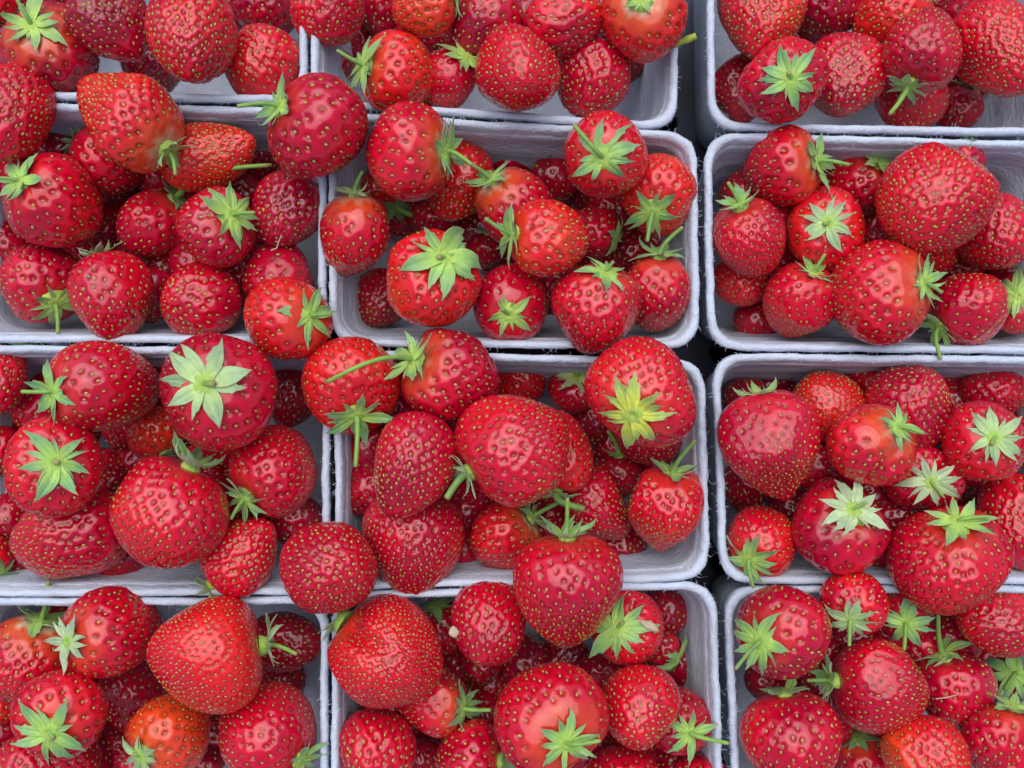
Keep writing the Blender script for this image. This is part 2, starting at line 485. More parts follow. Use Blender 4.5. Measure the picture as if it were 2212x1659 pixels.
# ------------------------------------------------------------------ strawberries
# x, y: middle of the body in the photograph; a: way the stalk end points (degrees, counter-clockwise from right);
# e: how far the stalk end is raised towards the sky; W, L: width and length; lay: height in the heap;
# tone: 0 dark crimson .. 1 orange; sh: pale shoulder; be: pointed tip; sp: seed spacing; sep: sepal length; refl: sepals bent back; stem end
BERRIES = [
# --- top left punnet
(113,115,130,35,212,200,1.6,.12,.75,.58,27,72,35,(36,-2),'dark red strawberry at the top left with an orange shoulder and stem pointing up'),
(236,42,125,-10,165,235,1.7,.10,0,.72,24,0,0,None,'long dark red strawberry tapering down, just left of the large tall oval one'),
(410,82,95,-15,196,228,2.3,.35,0,.60,23,0,0,None,'large tall oval strawberry hanging over two darker ones in the top left punnet'),
(568,130,-60,-30,158,160,1.2,.5,0,.62,23,0,0,None,'blunt cone strawberry beside the white wall at the right end of the top left punnet'),
(575,12,80,35,140,130,.8,.05,.3,.55,25,60,25,None,'dark strawberry with greyish sepals at the top edge, above the blunt cone berry'),
(330,155,90,-10,130,120,.2,.02,0,.6,24,0,0,None,'deep dark strawberry mostly hidden below the large tall oval one'),
(-4,6,80,20,110,105,1.3,.7,.2,.6,25,0,0,None,'orange-red strawberry cut off by the top left corner'),
(130,-20,70,40,100,90,.6,.1,.2,.6,25,48,30,None,'strawberry at the top edge showing only dark green sepals beside a stem'),
# --- top centre punnet
(712,28,95,-28,160,170,2.2,.45,0,.64,22,0,0,None,'strawberry at the top with its seedy dark tip pointing down beside a white punnet corner'),
(817,22,90,0,115,120,.5,.05,0,.6,25,0,0,None,'dark strawberry wedged behind the orange one at the top centre'),
(913,10,35,5,140,142,2.4,.88,.3,.55,22,48,10,None,'orange strawberry cut by the top edge at the top centre'),
(1040,52,50,-10,158,185,1.5,.15,0,.66,26,0,0,None,'glossy dark red strawberry between the orange top berry and the round matte one'),
(1222,42,160,-30,168,165,1.9,.4,0,.58,23,0,0,None,'strawberry with a pinkish bruised cheek at the top centre'),
(1397,42,95,38,188,180,3.1,.55,.95,.58,27,34,15,None,'wide bright strawberry with a white shoulder at the right of the top centre punnet'),
(860,160,160,20,168,165,2.5,.72,.6,.60,25,66,20,(727,108),'orange-topped strawberry with its green cap and short stem turned left in the top centre punnet'),
(964,172,60,0,122,152,1.3,.30,0,.60,19,58,30,None,'half-ripe strawberry with a yellowish tip, wedged beside the round matte berry'),
(1118,154,90,-55,180,190,2.4,.38,0,.56,22,0,0,None,'round matte strawberry, tip towards the sky, in the middle of the top centre punnet'),
(1278,172,75,-30,172,172,1.6,.22,0,.60,22,0,0,None,'pinkish dark strawberry nearest the empty corner of the top centre punnet'),
(728,150,120,10,84,80,.4,.1,0,.6,23,34,30,None,'small dark strawberry in the shade of the left wall of the top centre punnet'),
(1350,140,90,0,95,95,.2,.1,0,.6,24,0,0,None,'dark sliver of a strawberry under the wide white-shouldered one'),
# --- top right punnet
(1645,32,70,-15,198,222,2.3,.55,0,.80,23,0,0,None,'large orange-red cone strawberry in the upper left of the top right punnet'),
(1785,24,90,-10,162,140,1.3,.1,0,.6,26,0,0,None,'dark red strawberry at the top edge, just right of the large orange-red cone'),
(1924,38,40,5,155,172,1.5,.68,.3,.6,24,52,25,None,'orange-red strawberry half behind the pinkish one with a hanging stem'),
(1992,102,-105,10,168,190,2.5,.3,.1,.62,20,56,30,(1922,247),'pinkish strawberry with its cap below and a long thin stem hanging to the left'),
(2158,112,100,-22,178,240,2.2,.38,0,.62,20,0,0,None,'tall seedy strawberry at the right edge of the top right punnet'),
(1690,178,20,72,182,170,2.5,.28,.12,.58,24,68,0,'c','strawberry with its open star of nine sepals facing up in the top right punnet'),
(1824,170,75,-25,168,192,1.6,.28,0,.58,23,0,0,None,'strawberry with netted gloss, just right of the star-capped one in the top right punnet'),
(1592,195,100,-20,112,165,.6,.08,0,.6,23,0,0,None,'dark strawberry along the left wall behind the star-capped one'),
(1972,216,95,-30,158,150,.7,.3,0,.6,23,0,0,None,'strawberry lying under the hanging stem of the pinkish one'),
(2065,240,60,5,105,100,.2,.05,0,.6,24,40,30,None,'small dark strawberry in the bottom right of the top right punnet'),
(2072,34,90,40,92,90,.3,.1,0,.6,24,44,35,None,'strawberry in shadow showing dark green sepals at the top edge of the top right punnet'),
# --- second row, left
(28,246,90,-30,172,225,2.4,.38,0,.60,23,0,0,None,'large strawberry cut by the left edge beside the cone-shaped orange one'),
(270,246,-54,4,206,250,3.2,.74,.75,.76,22,62,45,(379,378),'big orange-red cone strawberry lying over the punnet rim, stem pointing down right'),
(242,345,150,5,178,152,1.2,.2,0,.60,26,60,45,None,'dark strawberry under the big orange-red cone, dark sepals at its left'),
(455,332,192,-5,142,216,1.6,.82,0,.66,20,0,0,None,'slender orange strawberry lying on its side under the stem of the big cone'),
(692,285,170,10,236,208,3.3,.16,.2,.60,27,66,40,(512,229),'large pinkish dark strawberry over the corner of four punnets, stem pointing left'),
(122,436,160,25,192,196,2.3,.3,.2,.58,28,62,25,(-6,384),'glossy strawberry at the left edge with a shiny cheek and cap turned to the left'),
(322,486,50,10,152,166,1.4,.22,.3,.58,26,46,20,(597,366),'strawberry with a very long thin stem running right to the large pinkish berry'),
(462,493,32,42,166,172,2.1,.35,.25,.56,24,66,15,(551,459),'strawberry with a spread green cap and hairy stub, left of the dry-wisped one'),
(619,460,70,-30,164,166,2.0,.15,0,.58,24,0,0,None,'dark glossy strawberry with a dry wisp near its tip, touching the divider'),
(228,497,90,0,96,112,.3,.02,0,.6,22,0,0,None,'dark strawberry deep between the shiny-cheeked one and the long-stemmed one'),
(88,606,-58,35,176,178,1.5,.32,.15,.58,24,60,15,(125,721),'strawberry near the left edge with a hairy stem hanging straight down by the lower rim'),
(250,648,115,0,182,202,2.2,.32,.1,.58,24,56,55,None,'egg-shaped strawberry with yellowish sepals at its upper left, standing over the lower rim'),
(427,655,10,-62,178,160,1.9,.36,0,.56,24,0,0,None,'plain round strawberry without visible leaves in the lower middle of the second row left punnet'),
(600,606,20,-10,178,150,1.2,.18,0,.58,27,0,0,None,'dark strawberry under the one whose cap leans on the divider'),
(610,696,8,35,176,196,3.1,.5,.5,.58,23,66,20,(716,678),'strawberry leaning on the divider, cap and cut stem turned to the right'),
(4,688,90,0,104,100,.4,.1,0,.6,24,0,0,None,'dark strawberry in the lower left corner at the left edge'),
(520,420,80,-10,116,90,.3,.08,0,.6,24,0,0,None,'strawberry in shadow below the long thin stem'),
# --- second row, centre
(880,327,-5,14,214,188,3.2,.34,.75,.58,26,68,35,(1020,356),'large strawberry with an orange shoulder and cap turned right, over the top centre rim'),
(990,395,75,0,156,185,1.4,.6,.2,.60,24,0,0,None,'orange-red strawberry under the cap of the large orange-shouldered one'),
(1116,452,135,22,165,184,2.2,.28,.8,.58,26,62,40,(1000,345),'strawberry with a bright orange shoulder and a thin stem rising to the upper left'),
(1304,335,0,80,188,178,3.2,.55,.3,.56,24,80,4,(1238,268),'strawberry with ten open sepals facing up and a long stem bent to the upper left'),
(1426,415,-108,40,172,170,2.3,.72,.3,.58,22,64,10,(1398,522),'orange strawberry against the right wall with its cap below and a brown-tipped stem'),
(768,520,92,5,162,208,2.3,.3,.7,.66,24,46,55,(783,369),'egg-shaped strawberry with a pale pink shoulder and an upright stem beside the divider'),
(930,605,62,52,206,212,2.5,.74,.2,.58,23,98,0,'c','orange-red strawberry under a very wide green cap of broad sepals'),
(1190,517,175,18,172,182,3.1,.72,.3,.58,25,66,40,(1048,471),'bright strawberry with cap and cut stem at its left, second row centre punnet'),
(1102,655,-90,66,170,172,1.6,.35,.1,.58,26,52,4,'c','strawberry with a small yellow-green cap facing up above the lower rim'),
(1284,674,78,30,192,200,2.5,.3,.3,.76,23,66,8,(1326,564),'heart-shaped strawberry whose tip hangs over the lower rim, green cap on top'),
(1418,638,80,15,148,180,1.4,.22,.45,.58,24,60,40,(1475,490),'dark pinkish strawberry in the lower right corner behind the heart-shaped one'),
(815,652,100,-40,135,145,.4,.06,0,.6,22,0,0,None,'dark strawberry deep in the lower left corner of the second row centre punnet'),
(818,412,-32,20,112,112,.3,.5,.2,.6,24,52,25,(936,474),'small strawberry in shadow whose dark cap sits above the wide-capped orange-red one'),
(1200,384,100,10,112,112,.5,.1,.1,.6,25,46,40,(1204,268),'dark strawberry against the top wall with an upright dark green stem'),
(1278,500,-20,20,112,112,1.0,.3,.1,.58,24,46,15,None,'strawberry peeping out right of the bright one, leaves on its face'),
(1325,462,90,-20,125,120,.3,.08,0,.6,23,0,0,None,'dark strawberry deep below the ten-sepalled one'),
(936,478,90,0,104,90,.3,.08,0,.6,24,0,0,None,'dark strawberry in shadow just above the wide green cap'),
(1050,545,80,20,90,80,.1,.1,0,.6,24,40,40,None,'strawberry hidden in shadow, left of the bright right-facing one'),
# --- second row, right
(1682,366,5,14,166,172,2.3,.4,.75,.58,26,62,45,(1836,356),'strawberry with an orange shoulder and cap turned right, second row right punnet'),
(1846,408,40,15,135,158,1.3,.2,.3,.58,25,56,40,None,'dark strawberry between the orange-shouldered one and the very large round one'),
(2012,437,50,-35,242,248,3.2,.42,0,.56,22,0,0,None,'very large round strawberry in the second row right punnet'),
(1618,520,110,10,160,184,2.3,.22,.25,.64,17,56,45,(1572,393),'fine-seeded pinkish strawberry against the left wall with an upright stem'),
(1784,502,70,66,172,166,2.1,.66,.2,.57,25,66,4,'c','orange-red strawberry with a stemless pale star cap, left of the very large round one'),
(1602,612,90,-20,116,114,.9,.62,0,.58,20,0,0,None,'orange-red strawberry tucked under the fine-seeded one at the left wall'),
(1723,662,66,10,158,172,2.3,.42,.2,.78,20,52,40,(1783,548),'heart-shaped strawberry tapering to the lower left with a short stem'),
(1893,641,15,10,218,220,2.4,.42,.6,.60,25,58,45,(2036,633),'big strawberry with its cap at the right, below the very large round one'),
(2018,556,90,-10,118,100,.9,.5,0,.58,22,0,0,None,'orange-red strawberry peeping out below the very large round one'),
(2150,506,100,-25,168,172,1.9,.36,0,.58,23,0,0,None,'strawberry cut by the right edge beside the very large round one'),
(2093,658,-135,8,162,168,2.2,.3,.1,.60,22,52,40,(2032,776),'strawberry with its cap at the lower left and a stem dropping over the rim'),
(2206,660,130,45,132,135,1.5,.4,.2,.58,24,66,10,None,'strawberry at the right edge with a green cap of rounded sepals'),
(1638,698,90,0,104,100,.1,.03,0,.6,22,0,0,None,'dark strawberry deep behind the heart-shaped one at the lower left corner'),
(2122,398,60,0,110,110,.3,.15,0,.6,24,44,30,None,'dark strawberry behind the right side of the very large round one'),
(2075,350,70,15,100,90,1.9,.2,.2,.6,24,52,25,(2078,278),'strawberry hidden behind the very large round one, only its cap and upright stem showing'),
# --- third row, left
(-6,822,90,-30,116,172,2.2,.4,0,.58,24,0,0,None,'strawberry cut by the left edge in the third row'),
(229,832,192,15,206,238,2.5,.33,.25,.60,24,66,25,(45,846),'large strawberry with its cap and hairy stem turned left, upper left of the third row'),
(477,846,150,66,254,235,3.2,.18,.12,.57,27,104,8,'c','very big dark strawberry under a huge pale green star cap'),
(84,890,80,0,114,110,.9,.35,0,.58,25,0,0,None,'strawberry peeping out under the left-turned cap of the large one'),
(75,772,90,30,80,70,.3,.1,0,.6,24,56,50,None,'strawberry hidden in the upper left corner with dark green upright sepals'),
(118,1008,0,80,212,175,3.1,.42,.2,.55,25,82,2,'c','wide strawberry with nine open sepals facing up near the left edge'),
(332,928,-60,12,120,120,.9,.6,.4,.58,25,52,40,None,'orange-red strawberry under the huge pale green cap'),
(360,1115,65,3,248,246,3.2,.3,.1,.56,22,78,62,None,'very big rounded strawberry with ragged sepals rising at its upper right'),
(600,1012,-130,4,192,208,2.2,.26,.2,.60,21,58,40,(498,1122),'strawberry beside the divider with a thin stem pointing down left, third row left punnet'),
(142,1156,12,-10,206,256,2.6,.34,0,.58,23,0,0,None,'long strawberry lying on its side above the lower rim near the left edge'),
(628,862,90,-10,118,140,.2,.02,0,.6,22,0,0,None,'dark strawberry deep between the huge-capped one and the divider'),
(-14,975,90,-10,104,120,1.2,.3,0,.58,24,0,0,None,'sliver of a strawberry at the left edge beside the wide nine-sepalled one'),
(525,1201,-140,-2,160,188,3.0,.42,.1,.62,22,48,40,None,'small strawberry on the lower rim with yellowish sepals at its lower left'),
(714,1222,-150,-42,212,226,4.0,.34,0,.57,22,62,0,None,'plain round strawberry resting on the crossing of four punnets'),
(-16,1195,-60,25,84,105,1.4,.35,0,.58,24,56,25,None,'strawberry at the left edge of the third row showing one green sepal'),
(268,930,90,0,100,90,.2,.02,0,.6,22,0,0,None,'dark strawberry in the gap below the large left-capped one'),
# --- third row, centre
(757,822,-75,25,220,200,3.0,.7,.1,.58,22,72,25,(768,1009),'orange-red strawberry across the divider with a drooping cap and curved stem hanging down'),
(972,815,155,20,204,208,3.1,.22,.65,.58,26,72,40,(712,826),'glossy strawberry with a pink streaked shoulder and a very long curved stem to the left'),
(1388,842,-110,60,238,222,3.1,.42,.3,.57,23,84,8,None,'big strawberry with a yellowing cap on its face at the right wall'),
(1122,963,205,4,244,252,4.2,.4,.1,.60,22,62,50,(964,1077),'very big strawberry atop the heap with a thick pale stem at its lower left'),
(892,1006,82,-18,190,232,3.6,.28,0,.60,21,0,0,None,'netted glossy strawberry left of the thick-stemmed very big one'),
(888,1168,90,-10,240,226,2.5,.2,0,.64,18,0,0,None,'broad dark fine-seeded strawberry under the netted glossy one'),
(1222,980,-105,12,125,170,2.4,.48,.1,.58,22,52,35,(1262,1100),'orange-red strawberry half under the right side of the thick-stemmed very big one'),
(1120,832,90,-10,124,110,.3,.55,0,.58,21,0,0,None,'orange-brown strawberry in shadow under the top wall of the third row centre'),
(1236,842,78,42,114,110,.4,.25,.1,.58,24,48,15,(1276,774),'strawberry in shadow with a greyed cap and thin stem, left of the yellowing cap'),
(1276,906,90,0,112,110,.2,.04,0,.6,25,0,0,None,'dark purple strawberry below the greyed cap'),
(1412,950,100,-20,152,124,.9,.12,0,.58,22,0,0,None,'dark strawberry under the yellow-capped big one'),
(1434,1112,75,14,166,196,2.3,.5,.25,.80,20,52,45,(1502,951),'pointed strawberry in the lower right corner with a curved upright stem'),
(1292,1096,120,0,132,184,1.4,.28,.1,.60,20,0,0,None,'seedy strawberry under two crossed stems, right of the rim-crossing heart'),
(1082,1161,28,10,150,166,2.0,.52,.95,.58,24,56,45,(1218,1080),'strawberry with a white-ringed shoulder, cap and thin stem to the upper right'),
(1228,1292,88,8,238,268,4.0,.36,.2,.76,21,70,60,(1226,1076),'big heart-shaped strawberry lying over the lower rim of the third row centre'),
(1336,1032,90,10,104,100,.2,.05,0,.6,23,40,30,(1312,930),'dark strawberry deep between the crossed stems and the pointed corner one'),
# --- third row, right
(1672,977,100,5,216,250,3.0,.22,.05,.84,20,58,62,None,'large netted cone strawberry, tip down, with short upright sepals at its top'),
(1792,872,-60,-22,156,170,1.5,.74,0,.57,18,0,0,None,'dull orange fine-seeded strawberry against the top wall'),
(1968,868,-100,-40,192,178,1.5,.14,0,.56,22,0,0,None,'dark round strawberry below the top wall of the third row right punnet'),
(2146,852,90,-10,142,116,.9,.15,0,.58,21,0,0,None,'dark strawberry in the upper right of the third row right punnet'),
(1880,970,45,20,186,190,3.0,.46,.72,.56,26,54,40,(1996,936),'lumpy bright strawberry with a white ring round its small cap'),
(2122,954,-10,64,176,172,2.3,.36,.15,.57,24,66,8,'c','strawberry with a grey-green star cap near the right edge of the third row'),
(1988,1030,-50,58,148,142,1.6,.28,.1,.58,26,68,4,(2036,1071),'dark strawberry with a faded pale cap below the lumpy bright one'),
(1612,866,90,0,104,104,.4,.12,0,.6,22,0,0,None,'strawberry in shadow behind the top of the large netted cone'),
(1810,1140,55,48,206,192,2.3,.1,.35,.57,31,74,8,(1872,1084),'purplish glossy strawberry with long greyish sepals and a stub stem'),
(1650,1168,-118,58,162,158,2.2,.62,.2,.57,21,62,12,(1628,1270),'small orange-red strawberry in the lower left corner, stem hanging over the rim'),
(2040,1212,72,32,248,236,3.2,.28,.35,.60,22,74,30,(2136,1116),'very big strawberry over the lower rim with a curled cap and stem pointing right'),
(2196,1130,90,-25,146,214,2.0,.38,0,.58,24,0,0,None,'tall strawberry cut by the right edge in the third row'),
(1612,1056,90,-10,112,120,.2,.02,0,.6,22,0,0,None,'very dark strawberry deep below the large netted cone'),
(2104,1040,90,0,110,100,.2,.03,0,.6,24,0,0,None,'dark strawberry in the gap below the grey-green star cap'),
(2222,958,90,0,98,120,1.5,.2,0,.58,24,0,0,None,'dark sliver of a strawberry at the right edge beside the grey-green star cap'),
# --- bottom left
(240,1362,196,22,192,218,3.0,.32,.5,.60,24,58,30,None,'strawberry with a pale torn cap at its left, upper part of the bottom left punnet'),
(448,1411,5,-10,242,244,3.2,.60,0,.56,17,62,55,(641,1413),'big matte orange-red strawberry with a stubby stem at its right side'),
(50,1434,70,5,188,204,2.3,.3,.95,.60,22,72,45,(105,1254),'strawberry near the left edge with a whitish shoulder and an upright stem over the rim'),
(616,1386,180,-5,136,172,.5,.06,0,.58,24,0,0,None,'dark strawberry in shadow along the right wall behind the stubby-stemmed one'),
(137,1540,-135,52,192,184,3.0,.42,.35,.57,25,80,2,'c','strawberry with an open star cap facing up at the bottom left'),
(286,1505,90,0,142,168,.5,.06,0,.58,22,0,0,None,'dark strawberry deep between the star-capped one and the pale orange one'),
(373,1582,-145,20,168,182,2.3,.84,.6,.58,23,56,15,'c','pale orange strawberry with a green cap at its lower left'),
(575,1576,-55,12,218,222,2.3,.26,.05,.58,21,52,40,(672,1640),'large netted strawberry with a few leaves at its lower right, bottom left punnet'),
(102,1655,90,-20,216,190,1.5,.3,0,.57,21,0,0,None,'broad pinkish strawberry under the star cap at the bottom edge'),
(2,1530,90,0,84,84,1.2,.6,0,.58,24,0,0,None,'orange sliver of a strawberry at the left edge near the bottom'),
(440,1652,90,0,96,90,.2,.05,0,.6,24,0,0,None,'dark strawberry at the bottom edge right of the pale orange one'),
# --- bottom centre
(838,1408,150,-12,242,252,3.0,.48,.3,.55,16,64,30,(716,1345),'big lumpy strawberry covered in tight seeds at the left of the bottom centre punnet'),
(1054,1348,80,-45,168,190,3.0,.28,0,.57,23,0,0,None,'round strawberry with a small dry petal stuck at its left edge'),
(955,1362,100,20,112,120,.5,.25,.1,.58,23,48,25,None,'strawberry in shadow with a dark green cap between the tight-seeded and the petal one'),
(926,1511,20,8,148,170,2.0,.3,.65,.62,21,60,40,(1061,1534),'cone strawberry lying with its orange shoulder and cap to the right, bottom centre punnet'),
(1354,1350,200,55,168,168,2.1,.44,.2,.57,23,80,4,'c','strawberry with a star cap and one dry beige sepal, right of the big heart-shaped one'),
(1432,1328,90,-10,112,112,.5,.12,0,.58,25,0,0,None,'dark strawberry in the top right corner of the bottom centre punnet'),
(1180,1544,-50,38,232,240,4.0,.24,.55,.58,26,74,20,(1298,1600),'very big glossy strawberry with an orange shoulder and cap at its lower right, bottom centre'),
(1378,1530,60,-60,168,180,3.0,.44,0,.55,22,0,0,None,'round leafless strawberry between the very big glossy one and the right wall, bottom centre'),
(1456,1548,-28,10,140,186,1.6,.24,.1,.60,22,56,35,(1575,1606),'strawberry at the right wall with a straight stem crossing the rim'),
(808,1626,90,-45,178,174,2.2,.3,0,.56,24,0,0,None,'round dark-netted strawberry at the bottom edge in the left corner of the bottom centre punnet'),
(1010,1642,-20,8,166,156,2.1,.4,.4,.58,24,52,40,None,'strawberry at the bottom edge with its pale shoulder to the right'),
(1345,1692,90,-20,170,156,2.0,.3,0,.57,23,0,0,None,'top of a strawberry at the bottom edge below the round leafless one'),
(910,1640,90,0,92,94,.2,.03,0,.6,24,0,0,None,'dark strawberry in the gap at the bottom edge between two rounder ones'),
(1290,1462,90,0,104,100,.2,.05,0,.6,24,0,0,None,'dark strawberry in shadow under the star cap with the beige sepal'),
(1508,1690,90,0,130,110,2.0,.3,0,.58,23,0,0,None,'top of a strawberry at the bottom edge by the right wall'),
(1042,1440,90,0,96,90,.2,.1,0,.6,24,0,0,None,'dark strawberry in the gap below the one with the dry petal'),
(1426,1402,-25,30,84,80,1.0,.25,.1,.6,24,52,15,(1424,1452),'strawberry hidden behind the beige-sepalled one with a green cap at the wall'),
# --- bottom right
(1699,1366,207,33,202,208,3.0,.16,.3,.60,23,74,12,(1588,1446),'dark strawberry in the bottom right punnet with hairy cap and stem over the wall'),
(1848,1298,-100,36,136,132,2.8,.44,.15,.57,21,58,12,(1835,1396),'small strawberry with a pale cap and stem pointing down, in the bottom right punnet'),
(1955,1322,-88,56,116,122,1.5,.5,.15,.57,22,58,12,(1953,1405),'small strawberry mostly covered by a hairy green cap, right of the other small capped one'),
(1909,1476,178,4,204,226,3.0,.26,.05,.62,20,56,50,(1744,1470),'big pinkish strawberry in the middle of the bottom right punnet, stem pointing left'),
(2066,1499,118,10,168,194,2.2,.22,.1,.64,23,66,45,(2026,1326),'dark strawberry with a tall upright stem and a dry wisp on its side'),
(2160,1341,20,-20,156,186,2.2,.34,0,.58,21,0,0,None,'seedy strawberry at the right edge below the very big curled-cap one'),
(1711,1600,92,0,214,206,3.0,.3,.05,.56,23,56,50,None,'large round strawberry at the bottom left of the bottom right punnet'),
(1862,1652,95,40,124,132,1.4,.2,.6,.58,26,62,10,None,'strawberry with a pink glossy shoulder and a dark green cap at the bottom edge'),
(2004,1636,90,-50,174,168,3.0,.80,0,.55,20,0,0,None,'bright orange round strawberry at the bottom edge'),
(2166,1612,65,15,164,182,2.2,.18,.45,.58,23,66,35,None,'dark pinkish strawberry in the bottom right corner with a drooping green cap'),
(1655,1476,90,10,92,92,.2,.05,0,.6,23,44,35,None,'dark strawberry in the gap under the hairy cap at the left wall'),
(2196,1462,140,55,112,110,.4,.1,.1,.6,24,72,20,(2170,1490),'strawberry in deep shade at the right edge, only dark leaves and stem showing'),
]
GROUP = 'strawberries in the punnets'
# where the middle of the cap shows in the photograph
CAPS = {(113,115):(70,55),(913,10):(980,-8),(860,160):(788,140),(964,172):(1003,125),(1397,42):(1385,-5),(1992,102):(1967,182),(1690,178):(1708,170),
(270,246):(345,315),(242,345):(158,300),(692,285):(608,232),(122,436):(45,392),(322,486):(385,425),(462,493):(500,465),(88,606):(118,655),(250,648):(215,552),
(610,696):(668,683),(880,327):(962,325),(1116,452):(1062,388),(1304,335):(1300,338),(1426,415):(1410,458),(768,520):(765,420),(930,605):(958,558),
(1190,517):(1108,505),(1102,655):(1100,678),(1284,674):(1308,590),(1418,638):(1425,552),(818,412):(868,458),(1200,384):(1195,332),(1682,366):(1762,348),
(1846,408):(1897,352),(1618,520):(1598,442),(1784,502):(1790,482),(1723,662):(1757,592),(1893,641):(1992,612),(2093,658):(2035,707),(2206,660):(2200,640),
(229,832):(118,845),(477,846):(442,830),(118,1008):(120,1000),(360,1115):(420,992),(600,1012):(530,1075),(525,1201):(457,1265),(757,822):(770,895),
(972,815):(893,778),(1388,842):(1368,893),(1122,963):(1012,1020),(1434,1112):(1452,1025),(1082,1161):(1152,1115),(1228,1292):(1225,1158),(1236,842):(1245,812),
(1672,977):(1645,850),(1880,970):(1938,925),(2122,954):(2148,945),(1988,1030):(2010,1040),(1810,1140):(1842,1102),(1650,1168):(1620,1208),(2040,1212):(2068,1130),
(240,1362):(150,1385),(50,1434):(95,1325),(137,1540):(107,1580),(373,1582):(305,1632),(575,1576):(650,1640),(926,1511):(998,1530),(1354,1350):(1335,1355),
(1180,1544):(1222,1602),(1456,1548):(1490,1582),(1010,1642):(1085,1645),(1699,1366):(1645,1385),(1848,1298):(1838,1338),(1955,1322):(1957,1345),
(1909,1476):(1800,1470),(2066,1499):(2030,1400),(1711,1600):(1703,1502),(1862,1652):(1850,1590),(2166,1612):(2190,1520),(448,1411):(572,1405)}

def aim(x, y, z, a, e, L):
    """turn of a berry so that its cap stands where the photograph has it"""
    if (x, y) not in CAPS:
        return a, e
    cx, cy = CAPS[(x, y)]
    h = L / 2 * (H - z) / H / PPM
    c = pw(x, y, z)
    e1 = math.radians(e)
    for it in range(12):
        o = pw(cx, cy, z + h * math.sin(e1)) - c
        d = math.hypot(o.x, o.y) / h
        if d < .985:
            e1 = math.acos(d)
        else:
            e1 = math.radians(min(e, 12))
    return math.degrees(math.atan2(o.y, o.x)), math.degrees(e1)


def berry_frame(a, e):
    a, e = math.radians(a), math.radians(e)
    Z = np.array([math.cos(e) * math.cos(a), math.cos(e) * math.sin(a), math.sin(e)])
    X = np.cross([0, 0, 1.0], Z)
    if np.linalg.norm(X) < 1e-3:
        X = np.array([1.0, 0, 0])
    X /= np.linalg.norm(X)
    return np.stack([X, np.cross(Z, X), Z], 1)        # columns: local axes

def settle():
    """heights of the berries: each rests on those under it"""
    n = len(BERRIES)
    base = np.interp([b[6] for b in BERRIES], [0, 1, 2, 3, 4], [-.056, -.032, -.011, .006, .018])
    lay = np.array([b[6] for b in BERRIES]) + np.arange(n) * 1e-5
    P = np.array([[b[0], -b[1]] for b in BERRIES], float)
    Wd = np.array([b[4] for b in BERRIES]) / 2
    Ln = np.array([b[5] for b in BERRIES]) / 2
    A = np.radians([b[2] for b in BERRIES]); E = np.radians([b[3] for b in BERRIES])
    pa = np.hypot(Ln * np.cos(E), Wd * np.sin(E))
    v = np.hypot(Ln * np.sin(E), Wd * np.cos(E)) / PPM
    pairs = []
    for i in range(n):
        for j in range(n):
            if lay[i] > lay[j]:
                d = P[i] - P[j]
                D = np.hypot(*d)
                if D > 260:
                    continue
                th = math.atan2(d[1], d[0])
                r = 0
                for k in (i, j):
                    c, s = math.cos(th - A[k]), math.sin(th - A[k])
                    r += 1 / math.hypot(c / pa[k], s / Wd[k])
                f = D / r
                if f < 1:
                    pairs.append((i, j, .86 * (v[i] + v[j]) * math.sqrt(1 - f * f)))
    z = base.copy()
    lo, hi = -.0885 + .9 * v, np.full(n, .034)
    for i in range(n):                      # keep the fruit off the sloping walls
        if lay[i] < 1:
            continue
        for cs, lb in PUN:
            q = np.array(cs, float)
            dd = []
            for m in range(4):
                p0, p1 = q[m], q[(m + 1) % 4]
                d = (p1 - p0) / np.linalg.norm(p1 - p0)
                dd.append((BERRIES[i][0] - p0[0]) * d[1] - (BERRIES[i][1] - p0[1]) * d[0])
            if min(dd) > 0:
                r = (pa[i] + Wd[i]) / 2
                lo[i] = max(lo[i], -max(0, (min(dd) - .95 * r - 20) / .745) * 1e-3 - .011)
    for it in range(200):
        nz = z + .06 * (base - z)
        for i, j, m in pairs:
            t = m - (nz[i] - nz[j])
            if t > 0:
                nz[i] += .35 * t
                nz[j] -= .45 * t
        z = np.clip(nz, lo, hi)
    return z

def smooth(x, a, b):
    t = np.clip((x - a) / (b - a), 0, 1)
    return t * t * (3 - 2 * t)

def lerp3(t, stops, cols):
    t = np.asarray(t)
    return np.stack([np.interp(t, stops, [c[i] for c in cols]) for i in range(3)], -1)

